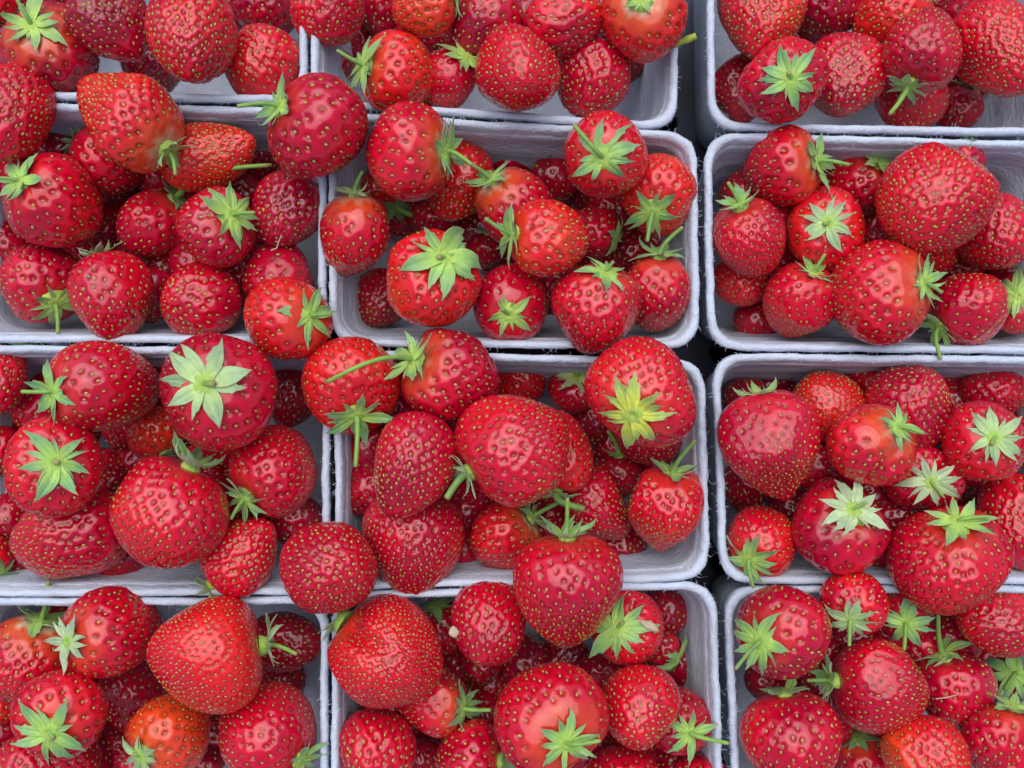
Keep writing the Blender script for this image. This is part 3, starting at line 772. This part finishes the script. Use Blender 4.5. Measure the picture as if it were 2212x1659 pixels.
def make_berry(row, z, seed):
    x, y, a, e, W, L, lay, tone, sh, be, sp, sep, refl, stem, label = row
    rng = np.random.default_rng(seed)
    k = (H - z) / H / PPM
    Rr, Ll = W / 2 * k, L * k
    a, e = aim(x, y, z, a, e, L)
    B = berry_frame(a, e)
    root = bpy.data.objects.new('strawberry', None)
    COL.objects.link(root)
    M = Matrix([[*B[i], 0] for i in range(3)] + [[0, 0, 0, 1]])
    M.translation = pw(x, y, z)
    root.matrix_world = M
    root.empty_display_size = 0.01
    tag(root, label, 'strawberry', GROUP)
    # profile, as a radius for every angle from the stalk end
    al = .40 + .05 * rng.random()
    s = (1 - np.cos(np.linspace(0, math.pi, 200))) / 2
    w = s ** al * (1 - s) ** (be + (.07 * rng.random() if abs(e) < 25 else 0))
    w = w / w.max() * Rr
    zz = Ll / 2 - s * Ll
    ph = np.arctan2(w, zz)
    rr = np.hypot(w, zz)
    def rad(p):
        return np.interp(p, ph, rr) - .05 * Rr * np.exp(-(p / .28) ** 2)
    # lumps
    kv = rng.normal(0, 1, (6, 3)); kv /= np.linalg.norm(kv, axis=1)[:, None]
    kv *= rng.uniform(1.6, 4.2, 6)[:, None]
    kp = rng.uniform(0, 6.28, 6)
    ka = np.array([.040, .032, .026, .020, .016, .012]) * (1.5 if 'lumpy' in label else 1) * rng.uniform(.75, 1.2)
    el = rng.uniform(-.06, .06); er = rng.uniform(0, 3.14)
    def lump(d):
        f = (np.sin(d @ kv.T + kp) * ka).sum(1)
        az = np.arctan2(d[:, 1], d[:, 0])
        sx = np.hypot(d[:, 0], d[:, 1])
        if 'lumpy' in label:                 # a crease from the cap towards the tip
            va = math.atan2(B[2, 1], B[2, 0]) + .25
            da = np.abs(np.mod(az - va + math.pi, 2 * math.pi) - math.pi)
            f = f - .19 * np.exp(-(da * sx / .20) ** 2) * smooth(sx, .2, .7) * smooth(d[:, 2], -.6, .3)
        return 1 + f + el * np.cos(2 * (az - er)) * sx ** 2
    bend = rng.normal(0, .10, 2)
    fn = rng.normal(0, 1, (3, 3)); fn[:, 2] *= .5; fn /= np.linalg.norm(fn, axis=1)[:, None]
    fl_ = rng.uniform(.85, .98, 3)
    def warp(P):
        P = P.copy()
        zz_ = np.minimum(P[:, 2], 0)
        P[:, 0] += bend[0] * zz_ ** 2 / Rr
        P[:, 1] += bend[1] * zz_ ** 2 / Rr
        for n_, l_ in zip(fn, fl_):
            ex = np.maximum(P @ n_ - l_ * Rr, 0)
            P -= n_ * (ex * .55)[:, None]
        return P
    # seeds on a spiral, as on the real fruit
    Rm = (Rr + Ll / 2) / 2
    spm = sp * .95 / PPM
    ns = int(4 * math.pi * Rm ** 2 / (.866 * spm ** 2))
    i = np.arange(ns) + .5
    cz = 1 - 2 * i / ns
    az = i * 2.39996323 * rng.choice([-1, 1]) + rng.uniform(0, 6.28)
    p = np.arccos(cz) + .13 * np.sin(np.arccos(cz)) + rng.normal(0, .15 * spm / Rm, ns)
    az = az + rng.normal(0, .15 * spm / Rm, ns) / np.maximum(np.sin(p), .2)
    phi0 = .42 + .22 * min(sh, 1) + (.10 if sp > 25 else 0)
    keep = p > phi0
    p, az = p[keep], az[keep]
    sdir = np.stack([np.sin(p) * np.cos(az), np.sin(p) * np.sin(az), np.cos(p)], 1)
    smer = np.stack([np.cos(p) * np.cos(az), np.cos(p) * np.sin(az), -np.sin(p)], 1)
    srad = rad(p) * lump(sdir)
    # skin: points in close rings round every seed, the rest spread between them
    small = lay < .75
    vd = B.T @ np.array([0, 0, 1.0])
    vx = np.cross(vd, [.31, .87, .37]); vx /= np.linalg.norm(vx)
    vy = np.cross(vd, vx)
    vis = sdir @ vd > -.42
    sg = min(.30 * spm, 7.9 / PPM) * rng.uniform(.95, 1.12)
    slat = np.cross(sdir, smer)
    cand = [sdir]
    own = [np.arange(len(sdir))]
    for f, m in (((.55, 5), (1.2, 7)) if small else ((.45, 6), (.85, 8), (1.2, 8), (1.75, 9))):
        t = np.arange(m) / m * 2 * math.pi + f
        off = (smer[:, None] * (np.cos(t) * 1.25)[None, :, None] + slat[:, None] * np.sin(t)[None, :, None]) * (f * sg / srad)[:, None, None]
        cand.append((sdir[:, None] + off)[vis].reshape(-1, 3))
        own.append(np.repeat(np.arange(len(sdir))[vis], m))
    cand, own = np.concatenate(cand), np.concatenate(own)
    cand /= np.linalg.norm(cand, axis=1)[:, None]
    s32 = sdir.astype(np.float32).T
    ok = (cand.astype(np.float32) @ s32).argmax(1) == own
    cand = cand[ok]
    gap = (13 if small else 9.0) / PPM / Rm
    nb_ = int(4 * math.pi / (.866 * gap ** 2))
    ii = np.arange(nb_) + .5
    bz = 1 - 2 * ii / nb_
    ba = ii * 2.39996323
    br = np.sqrt(1 - bz ** 2)
    bgp = br[:, None] * (np.cos(ba)[:, None] * vx + np.sin(ba)[:, None] * vy) + bz[:, None] * vd
    front = (bz > -.42) | ((np.arange(nb_) % 5 == 0) & (bz > -.95))
    bgp = bgp[front]
    dmax = (bgp.astype(np.float32) @ s32).max(1)
    far = np.arccos(np.clip(dmax, -1, 1)) > (1.75 if small else 2.15) * sg / Rm
    bgp = bgp[far | (bgp @ vd < -.42)]
    D0 = np.concatenate([cand, bgp])
    cz_ = D0 @ vd
    D0 = D0[cz_ > -.955]
    cz_ = D0 @ vd
    k2 = 1 / (1 + cz_)
    P2 = np.stack([(D0 @ vx) * k2, (D0 @ vy) * k2], 1)
    rim_t = np.arange(26) / 26 * 2 * math.pi
    rim_r = math.tan(math.radians(167) / 2)
    P2 = np.concatenate([P2, np.stack([np.cos(rim_t), np.sin(rim_t)], 1) * rim_r])
    r2 = delaunay_2d_cdt([Vector(q_) for q_ in P2.tolist()], [], [], 0, 1e-7, False)
    Q2 = np.array([v_[:] for v_ in r2[0]])
    F = np.array([f_ for f_ in r2[2] if len(f_) == 3], np.int32)
    qq = (Q2 ** 2).sum(1)
    D = (2 * Q2[:, :1] * vx + 2 * Q2[:, 1:] * vy + (1 - qq)[:, None] * vd) / (1 + qq)[:, None]
    rimi = np.nonzero(np.sqrt(qq) > rim_r * .999)[0]
    rimi = rimi[np.argsort(np.arctan2(Q2[rimi, 1], Q2[rimi, 0]))]
    D = np.concatenate([D, [-vd]])
    nlast = len(D) - 1
    cap1 = np.stack([rimi, np.full(len(rimi), nlast), np.roll(rimi, -1)], -1).astype(np.int32)
    pv = np.arccos(np.clip(D[:, 2], -1, 1))
    rv = rad(pv) * lump(D)
    near = (D.astype(np.float32) @ s32).argmax(1)
    df = (D - sdir[near]) * rv[:, None]
    sm = smer[near]
    um = (df * sm).sum(1)
    ul = np.sqrt(np.maximum((df ** 2).sum(1) - um ** 2, 0))
    # a pit round each seed and a faintly swollen rim between pits
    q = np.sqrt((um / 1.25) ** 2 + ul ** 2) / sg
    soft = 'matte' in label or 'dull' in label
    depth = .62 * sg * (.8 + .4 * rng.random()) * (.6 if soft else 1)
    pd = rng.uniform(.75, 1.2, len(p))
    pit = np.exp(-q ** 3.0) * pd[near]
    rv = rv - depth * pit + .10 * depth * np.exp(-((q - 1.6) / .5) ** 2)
    V = warp(D * rv[:, None])
    me = mesh_np('flesh', V, [F, cap1])
    # colour of the fruit itself: ripeness, its patches, the paler shoulder, darker pits
    kt = rng.normal(0, 2.2, (5, 3)); kq = rng.uniform(0, 6.28, 5)
    patch = np.sin(D @ kt.T + kq).sum(1) / 5
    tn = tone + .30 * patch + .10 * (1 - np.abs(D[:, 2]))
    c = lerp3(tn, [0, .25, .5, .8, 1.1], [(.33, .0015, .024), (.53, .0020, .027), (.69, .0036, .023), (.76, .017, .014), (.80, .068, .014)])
    if sh > 0:
        wob = pv + .10 * np.sin(7 * np.arctan2(D[:, 1], D[:, 0]) + seed) * .6 + .04 * rng.normal(0, 1, len(pv))
        f1 = (min(sh, 1) * (1 - smooth(wob, .45, .62 + .55 * sh)))[:, None]
        c = c * (1 - f1) + np.array([.66, .085, .014]) * f1
        if sh > .55:
            f2 = (np.clip((sh - .5) * 1.9, 0, .95) * (1 - smooth(wob, .22 + .06 * sh, .34 + .16 * sh)))[:, None]
            c = c * (1 - f2) + np.array([.74, .56, .34]) * f2
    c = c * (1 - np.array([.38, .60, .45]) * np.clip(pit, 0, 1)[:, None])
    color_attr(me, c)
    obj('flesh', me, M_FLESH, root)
    # seeds
    p, az, sdir, smer, srad, pd = p[vis], az[vis], sdir[vis], smer[vis], srad[vis], pd[vis]
    dR = (rad(p + .02) - rad(p - .02)) / .04 / rad(p)
    nrm = sdir - smer * dR[:, None]
    nrm /= np.linalg.norm(nrm, axis=1)[:, None]
    lat = np.cross(nrm, smer); lat /= np.linalg.norm(lat, axis=1)[:, None]
    mer = np.cross(lat, nrm)
    fs = min(1.08, sp / 22) * (k * PPM) ** 0
    sl = 4.0 / PPM * fs * rng.uniform(.85, 1.15, len(p))
    sw = 2.4 / PPM * fs * rng.uniform(.85, 1.15, len(p))
    hh = 2.2 / PPM * fs
    t6 = np.arange(7) / 7 * 2 * math.pi
    bx = np.cos(t6) * (1 - .18 * np.cos(t6)); by = np.sin(t6) * (1 - .35 * np.cos(t6))   # teardrop
    ctr = warp(sdir * (srad - depth * .9 * pd)[:, None])
    def ringv(f, h):
        return (ctr[:, None] + mer[:, None] * (bx[None] * sl[:, None] * f)[..., None]
                + lat[:, None] * (by[None] * sw[:, None] * f)[..., None] + nrm[:, None] * h)
    top = (ctr + nrm * hh)[:, None]
    SV = np.concatenate([ringv(1, -hh * .3), ringv(.78, hh * .65), top], 1).reshape(-1, 3)
    fl = []
    for j in range(7):
        j2 = (j + 1) % 7
        fl += [(j, j2, 7 + j2), (j, 7 + j2, 7 + j), (7 + j, 7 + j2, 14)]
    SF = (np.array(fl)[None] + (np.arange(len(p)) * 15)[:, None, None]).reshape(-1, 3)
    sme = mesh_np('seeds', SV, SF)
    hue = np.clip(rng.normal(rng.uniform(.3, .6) - .15 * (tone < .15), .30, len(p)), 0, 1)
    sc = lerp3(hue, [0, .4, 1], [(.28, .08, .018), (.40, .25, .032), (.50, .40, .085)])
    color_attr(sme, np.repeat(sc, 15, 0))
    so = obj('seeds', sme, M_SEED, root)
    so['kind'] = 'stuff'
    # calyx
    zt = float(rad(np.array([0.0]))[0])
    if sep > 0:
        make_calyx(root, rng, k, Rr, zt, w, zz, sep, refl, label, sh)
    if stem is not None:
        make_stem(root, rng, k, M, B, zt, stem, Rr, sep)
    return root

def make_calyx(root, rng, k, Rr, zt, w, zz, sep, refl, label, sh):
    yel = .5 + rng.uniform(-.3, .3)
    if 'yellow' in label: yel = 1.0
    pale = .6 if 'faded' in label or 'greyish' in label or 'torn' in label else .35 if 'pale' in label or 'grey' in label else 0
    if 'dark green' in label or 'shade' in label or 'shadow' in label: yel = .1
    dis = (.25 if refl < 20 else .18 if refl < 48 else .14) * Rr
    # the disc: a low dome with a rough rim
    nr, n = 6, 20
    rings, cols = [], []
    for i in range(nr):
        t = i / (nr - 1)
        r = dis * (1.25 * (1 - t) + .05)
        h = .06 * Rr + .075 * Rr * math.sin(t * math.pi / 2) - .045 * Rr * (t > .9)
        ang = np.linspace(0, 2 * math.pi, n, endpoint=False)
        rj = r * (1 + .06 * rng.normal(0, 1, n)) * (1 + .05 * np.sin(9 * ang))
        rings.append(np.stack([rj * np.cos(ang), rj * np.sin(ang), np.full(n, zt + h - (.10 * Rr if i == 0 else 0))], 1))
        cols.append(np.tile(np.array([.33 + .10 * yel, .54 + .05 * yel, .10]) * (1 - .15 * t), (n, 1)))
    V = np.concatenate(rings + [[[0, 0, zt + .075 * Rr]]])
    last = (nr - 1) * n
    kk = np.arange(n)
    cap = np.stack([last + kk, last + (kk + 1) % n, np.full(n, len(V) - 1)], -1)
    me = mesh_np('calyx', V, [grid_faces(nr, n), cap])
    color_attr(me, np.concatenate(cols + [[[.20, .32, .06]]]))
    cal = obj('calyx', me, M_CALYX, root)
    sep = sep * .90
    big = rng.integers(9, 12)
    if sep > 85: big = 9
    a0 = rng.uniform(0, 6.28)
    jobs = []
    for q in range(big):
        az = a0 + 2 * math.pi * q / big + rng.normal(0, .10)
        f = rng.uniform(.74, 1.16)
        nar = 1.0 if q % 2 == 0 else rng.uniform(.6, .9)
        if q % 2 and rng.random() < .8: f *= rng.uniform(.68, .9)
        jobs.append((az, f, nar))
    slope_s = np.gradient(zz) / (np.gradient(w) + 1e-9)
    up = slice(0, int(np.argmax(w)))
    wu, su = w[up], np.arctan(slope_s[up])
    zu = zz[up]
    nt, nv = 12, 5
    vs = np.array([-1, -.84, -.42, 0, .42, .84, 1.0])
    for az, f, nar in jobs:
        ln = sep * k * f
        rf = math.radians(refl * rng.uniform(.4, 1.6) + rng.normal(8, 15))
        ts = np.linspace(0, 1, nt)
        curl = rng.normal(.15, .95) if rng.random() < .6 else 0
        rho, zc = .09 * Rr, zt + .075 * Rr
        ds = ln / (nt - 1) * 1.04
        C, Tn = [], []
        for t in ts:
            sl = np.interp(rho, wu, su)
            hd = max(sl * .85, -1.2) + rf * t ** .8 + .10 * math.sin(t * 5 + f * 20) + curl * max(t - .55, 0) ** 1.3 * 2
            floor_z = np.interp(rho, wu, zu) + .05 * Rr
            if rho < wu[-1] and zc < floor_z:
                zc = floor_z
            C.append((rho, zc)); Tn.append((math.cos(hd), math.sin(hd)))
            rho += ds * math.cos(hd); zc += ds * math.sin(hd)
        C, Tn = np.array(C), np.array(Tn)
        # outline: broad, with a tooth or two and a drawn-out tip
        wm = ln * (.185 if sep < 80 else .215) * nar * rng.uniform(.88, 1.18)
        wd = np.interp(ts, [0, .12, .36, .58, .76, .90, 1], [.62, .74, 1, .88, .50, .20, .015])
        wl, wr = wd.copy(), wd.copy()
        if rng.random() < .5:
            it = rng.integers(7, 9); wl[it] *= 1.28; wl[it + 1] *= .72
        if rng.random() < .5:
            it = rng.integers(7, 9); wr[it] *= 1.28; wr[it + 1] *= .72
        keel = rng.uniform(.05, .38)
        bend = rng.normal(0, .22); tw = rng.normal(0, .5); lum = rng.uniform(.8, 1.15)
        ripple = rng.uniform(0, 6.28)
        er = np.array([math.cos(az), math.sin(az), 0]); et = np.array([-math.sin(az), math.cos(az), 0]); ez = np.array([0, 0, 1.0])
        pts, cols, vein = [], [], []
        thk = .00013
        for i, t in enumerate(ts):
            c0 = er * C[i, 0] + ez * C[i, 1] + et * (bend * ln * t * t)
            nrm = ez * Tn[i, 0] - er * Tn[i, 1]
            twa = tw * t
            tv = et * math.cos(twa) + nrm * math.sin(twa)
            rows = []
            for v in vs:
                wv = wm * (wl[i] if v < 0 else wr[i]) * v
                lift = keel * abs(wv) - (wv ** 2) / (2.6 * Rr) + .04 * wm * math.sin(9 * t + 3 * v + ripple) * abs(v)
                rows.append(c0 + tv * wv + nrm * lift)
            for v, pnt in zip(vs, rows):
                pts.append(pnt + nrm * thk)
                f1 = float(smooth(np.array(t), .05, .75))
                col = np.array([.32 + .09 * yel, .56 + .03 * yel, .085]) * (1 - f1) + np.array([.150 + .08 * yel, .365, .165 - .07 * yel]) * f1
                if 'yellowing' in label: col = col * (.25 + .6 * f1) + np.array([.80, .72, .05]) * (.75 - .6 * f1)
                if pale: col = col * (1 - pale) + np.array([.50, .54, .36]) * pale
                if abs(v) == 1: col = col * .45 + np.array([.56, .58, .32]) * .55
                if t > .90: col = col * .55 + np.array([.34, .27, .14]) * .45
                cols.append(col * lum); vein.append(v * .5 + .5)
            for v, pnt in ((.84, rows[5]), (.42, rows[4]), (0, rows[3]), (-.42, rows[2]), (-.84, rows[1])):
                pts.append(pnt - nrm * thk)
                cols.append(np.array([.26, .40, .19])); vein.append(v * .5 + .5)
        me = mesh_np('sepal', np.array(pts), grid_faces(nt, 12))
        color_attr(me, np.array(cols))
        va = me.attributes.new('vein', 'FLOAT', 'POINT')
        va.data.foreach_set('value', np.array(vein, np.float32))
        obj('sepal', me, M_LEAF, cal)

def make_stem(root, rng, k, M, B, zt, stem, Rr, sep):
    inv = M.inverted()
    p0 = np.array([0, 0, zt + .04 * Rr])
    ax = np.array([0, 0, 1.0])
    if stem == 'c':
        tip = np.array([rng.normal(0, .10) * Rr, rng.normal(0, .10) * Rr, zt + .20 * Rr])
        P = np.array([p0 + (tip - p0) * t for t in np.linspace(0, 1, 5)])
        rad_ = np.array([.085, .07, .062, .058, .05]) * Rr
    else:
        zb = (M @ Vector(p0)).z
        ex, ey = stem
        rough = (pw(ex, ey, zb) - (M @ Vector(p0))).length
        ze = zb + min(.30 * rough, .012) * (1 if B[2, 2] > -.2 else 0)
        if rough > .03: ze = zb + .004
        p3 = np.array(inv @ pw(ex, ey, ze))
        d = np.linalg.norm(p3 - p0)
        p1 = p0 + ax * d * .38
        p2 = p3 - (p3 - p0) / d * d * .30 + ax * d * .06
        if d > .038:                            # a long stalk arches over its neighbours
            w_ = B.T @ np.array([0, 0, 1.0])
            p1, p2, p3 = p1 + w_ * .012, p2 + w_ * .016, p3 + w_ * .010
        t = np.linspace(0, 1, 16)[:, None]
        P = (1 - t) ** 3 * p0 + 3 * t * (1 - t) ** 2 * p1 + 3 * t * t * (1 - t) * p2 + t ** 3 * p3
        th = 5.0 * k * min(1.15, (d / .018) ** .25 * .95)
        if d > .038: th *= .85
        if 'thick' in root['label']: th *= 1.7
        tt = t[:, 0]
        rad_ = th * (1 + .45 * np.exp(-tt * 9)) * (1 - .12 * tt) * (1 + .03 * np.sin(tt * 23))
        rad_[-1] *= .86
    V, F = tube(P, rad_, 10)
    me = mesh_np('stem', V, F)
    n = len(P)
    tcol = np.linspace(0, 1, n)
    g = rng.uniform(.8, 1.1)
    c = lerp3(tcol, [0, .25, .9, 1], [(.22, .40, .07), (.20 * g, .38 * g, .075), (.21 * g, .38 * g, .06), (.34, .27, .10)])
    color_attr(me, np.concatenate([np.repeat(c, 10, 0), [[.36, .30, .14]]]))
    obj('stem', me, M_STEM, root)

HEIGHTS = settle()

WHERE = [('top left', 'top centre', 'top right'), ('second row left', 'second row centre', 'second row right'),
         ('third row left', 'third row centre', 'third row right'), ('bottom left', 'bottom centre', 'bottom right')]

def place_label(x, y):
    r, c = min(3, int(np.searchsorted([235, 750, 1275], y))), int(np.searchsorted([700, 1530], x))
    ys, xs = [0, 250, 760, 1280, 1659], [0, 705, 1530, 2212]
    v = ['upper', 'middle', 'lower'][min(2, int(3 * (y - ys[r]) / (ys[r + 1] - ys[r])))]
    h = ['left', 'centre', 'right'][min(2, int(3 * (x - xs[c]) / (xs[c + 1] - xs[c])))]
    return 'dark strawberry glimpsed deep in a gap of the %s punnet, %s %s' % (WHERE[r][c], v, h)

def gap_fillers():
    """filler berries added under the heap to block light, coloured dark as gap shade"""
    st = 5
    gx, gy = np.meshgrid(np.arange(0, 2213, st), np.arange(0, 1660, st))
    free = np.zeros(gx.shape, bool)
    for cs, lb in PUN:
        q = np.array(cs, float)
        m = np.ones(gx.shape, bool)
        for i in range(4):
            p0, p1 = q[i], q[(i + 1) % 4]
            d = (p1 - p0) / np.linalg.norm(p1 - p0)
            m &= ((gx - p0[0]) * d[1] - (gy - p0[1]) * d[0]) > 66
        free |= m
    for bb in BERRIES:
        r = (bb[4] + bb[5]) / 4
        free &= (gx - bb[0]) ** 2 + (gy - bb[1]) ** 2 > (r * .97) ** 2
    inside = free.copy()
    for x, y, r in ((1410, 205, 60), (2175, 235, 70), (238, 962, 42), (1465, 1195, 60), (752, 700, 42), (1582, 700, 38), (1500, 1450, 45),
                    (2160, 340, 60), (1610, 330, 60), (690, 1580, 60), (670, 1060, 40), (1440, 1215, 60), (40, 470, 40)):
        free &= (gx - x) ** 2 + (gy - y) ** 2 > r * r
    rng = np.random.default_rng(5)
    out = []
    for it in range(125):
        ys, xs = np.nonzero(free)
        if len(xs) < 12:
            break
        best = None
        for c in rng.choice(len(xs), min(60, len(xs)), replace=False):
            x, y = gx[ys[c], xs[c]] + rng.uniform(-14, 14), gy[ys[c], xs[c]] + rng.uniform(-14, 14)
            if any((x - o[0]) ** 2 + (y - o[1]) ** 2 < 62 ** 2 for o in out):
                continue
            n = (((gx - x) ** 2 + (gy - y) ** 2 < 56 ** 2) & free).sum()
            if best is None or n > best[0]:
                best = (n, x, y)
        if best is None or best[0] < 12:
            break
        n, x, y = best
        free &= (gx - x) ** 2 + (gy - y) ** 2 > 52 ** 2
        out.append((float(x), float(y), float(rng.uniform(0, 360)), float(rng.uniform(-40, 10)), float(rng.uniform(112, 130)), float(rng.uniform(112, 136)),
                    0, float(rng.uniform(.0, .12)), 0, .58, 24, 0, 0, None,  # low tone puts the shade of the gaps into the skin colour
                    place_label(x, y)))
    return out
ROOTS = [make_berry(b, float(zv), 7000 + i) for i, (b, zv) in enumerate(zip(BERRIES, HEIGHTS))]

GAPS = gap_fillers()
for i, bb in enumerate(GAPS):
    zf = -.026  # fillers sit close under the visible berries, where they block light
    for b2, z2 in zip(BERRIES, HEIGHTS):
        ra, rb = (b2[4] + b2[5]) / 4, 62
        d2 = math.hypot(b2[0] - bb[0], b2[1] - bb[1]) / (ra + rb)
        if d2 < 1:
            zf = min(zf, float(z2) - .80 * (ra + rb) / PPM * math.sqrt(1 - d2 * d2))
    r_ = make_berry(bb, max(zf, -.072) + .002 * math.sin(i * 2.4), 9000 + i)
    r_['group'] = 'strawberries added in the gaps' + bb[-1].split(' gap')[1].split(',')[0]
print('gap berries', len(GAPS))

# ------------------------------------------------------------------ loose bits
def find(words):
    for b, zv in zip(BERRIES, HEIGHTS):
        if words in b[-1]:
            return b, float(zv)

def loose_stem():
    P = np.array([pw(1352, 126, -.004), pw(1390, 122, -.003), pw(1430, 110, -.002), pw(1466, 94, .001), pw(1490, 83, .003), pw(1504, 77, .004)])
    t = np.linspace(0, 5, 22)
    Q = np.stack([np.interp(t, np.arange(6), P[:, i]) for i in range(3)], 1)
    r = np.interp(t, [0, 3.2, 4, 4.4, 5], [4, 6, 8.5, 7, 7]) / PPM
    V, F = tube(Q, r, 10)
    me = mesh_np('loose_stem', V, F)
    color_attr(me, np.tile([.34, .46, .06], (len(V), 1)))
    o = obj('loose_stem', me, M_STEM)
    tag(o, 'thick yellow-green stalk end poking out over the top centre punnet rim', 'stem')
loose_stem()

def flake(x, y, z, w, h, ang, mat, name, label, cat):
    """a small curled dry flake with thickness"""
    k = (H - z) / H / PPM
    n = 14
    a = np.linspace(0, 2 * math.pi, n, endpoint=False)
    c, s = math.cos(math.radians(ang)), math.sin(math.radians(ang))
    V = []
    for f, dz in ((.94, -.0003), (1.0, 0), (.6, .0005), (.25, .0004)):
        px = np.cos(a) * w * f * k * (1 + .12 * np.cos(2 * a + 1)); py = np.sin(a) * h * f * k * (1 + .18 * np.cos(a))
        V.append(np.stack([px * c - py * s, px * s + py * c, dz + (px / (w * k)) ** 2 * .0012], 1))
    V = np.concatenate(V + [[[0, 0, .0003]]])
    F = grid_faces(4, n)
    kk = np.arange(n); o0 = 3 * n
    cap = np.stack([o0 + kk, o0 + (kk + 1) % n, np.full(n, len(V) - 1)], -1)
    o = obj(name, mesh_np(name, V, [F, cap]), mat, None, pw(x, y, z))
    tag(o, label, cat)

b, zv = find('small dry petal')
flake(981, 1366, zv + .009, 10, 14, 20, M_DRY, 'petal', 'small dry beige petal stuck on a round strawberry in the bottom centre punnet', 'petal')
b, zv = find('dry beige sepal')
flake(1402, 1352, zv + .0205, 22, 9, -25, M_DRY, 'dry_sepal', 'curled dry beige sepal on the star-capped strawberry of the bottom centre punnet', 'leaf')

def wisp(pts, z, label, r=1.3):
    P = np.array([pw(x, y, z + .0006 * i % .0011) for i, (x, y) in enumerate(pts)])
    t = np.linspace(0, len(pts) - 1, 12)
    Q = np.stack([np.interp(t, np.arange(len(pts)), P[:, i]) for i in range(3)], 1)
    V, F = tube(Q, np.full(12, r / PPM), 5)
    o = obj('dry_wisp', mesh_np('dry_wisp', V, F), M_WISP)
    tag(o, label, 'wisp')
b, zv = find('a dry wisp on its side')
wisp([(2021, 1510), (2045, 1507), (2064, 1502), (2079, 1495)], zv + .0185, 'thin dry straw wisp lying on a dark strawberry in the bottom right punnet')
b, zv = find('dry wisp near its tip')
wisp([(585, 541), (598, 536), (601, 524), (608, 508)], zv + .0125, 'thin whitish dry wisp on the dark glossy strawberry by the divider')
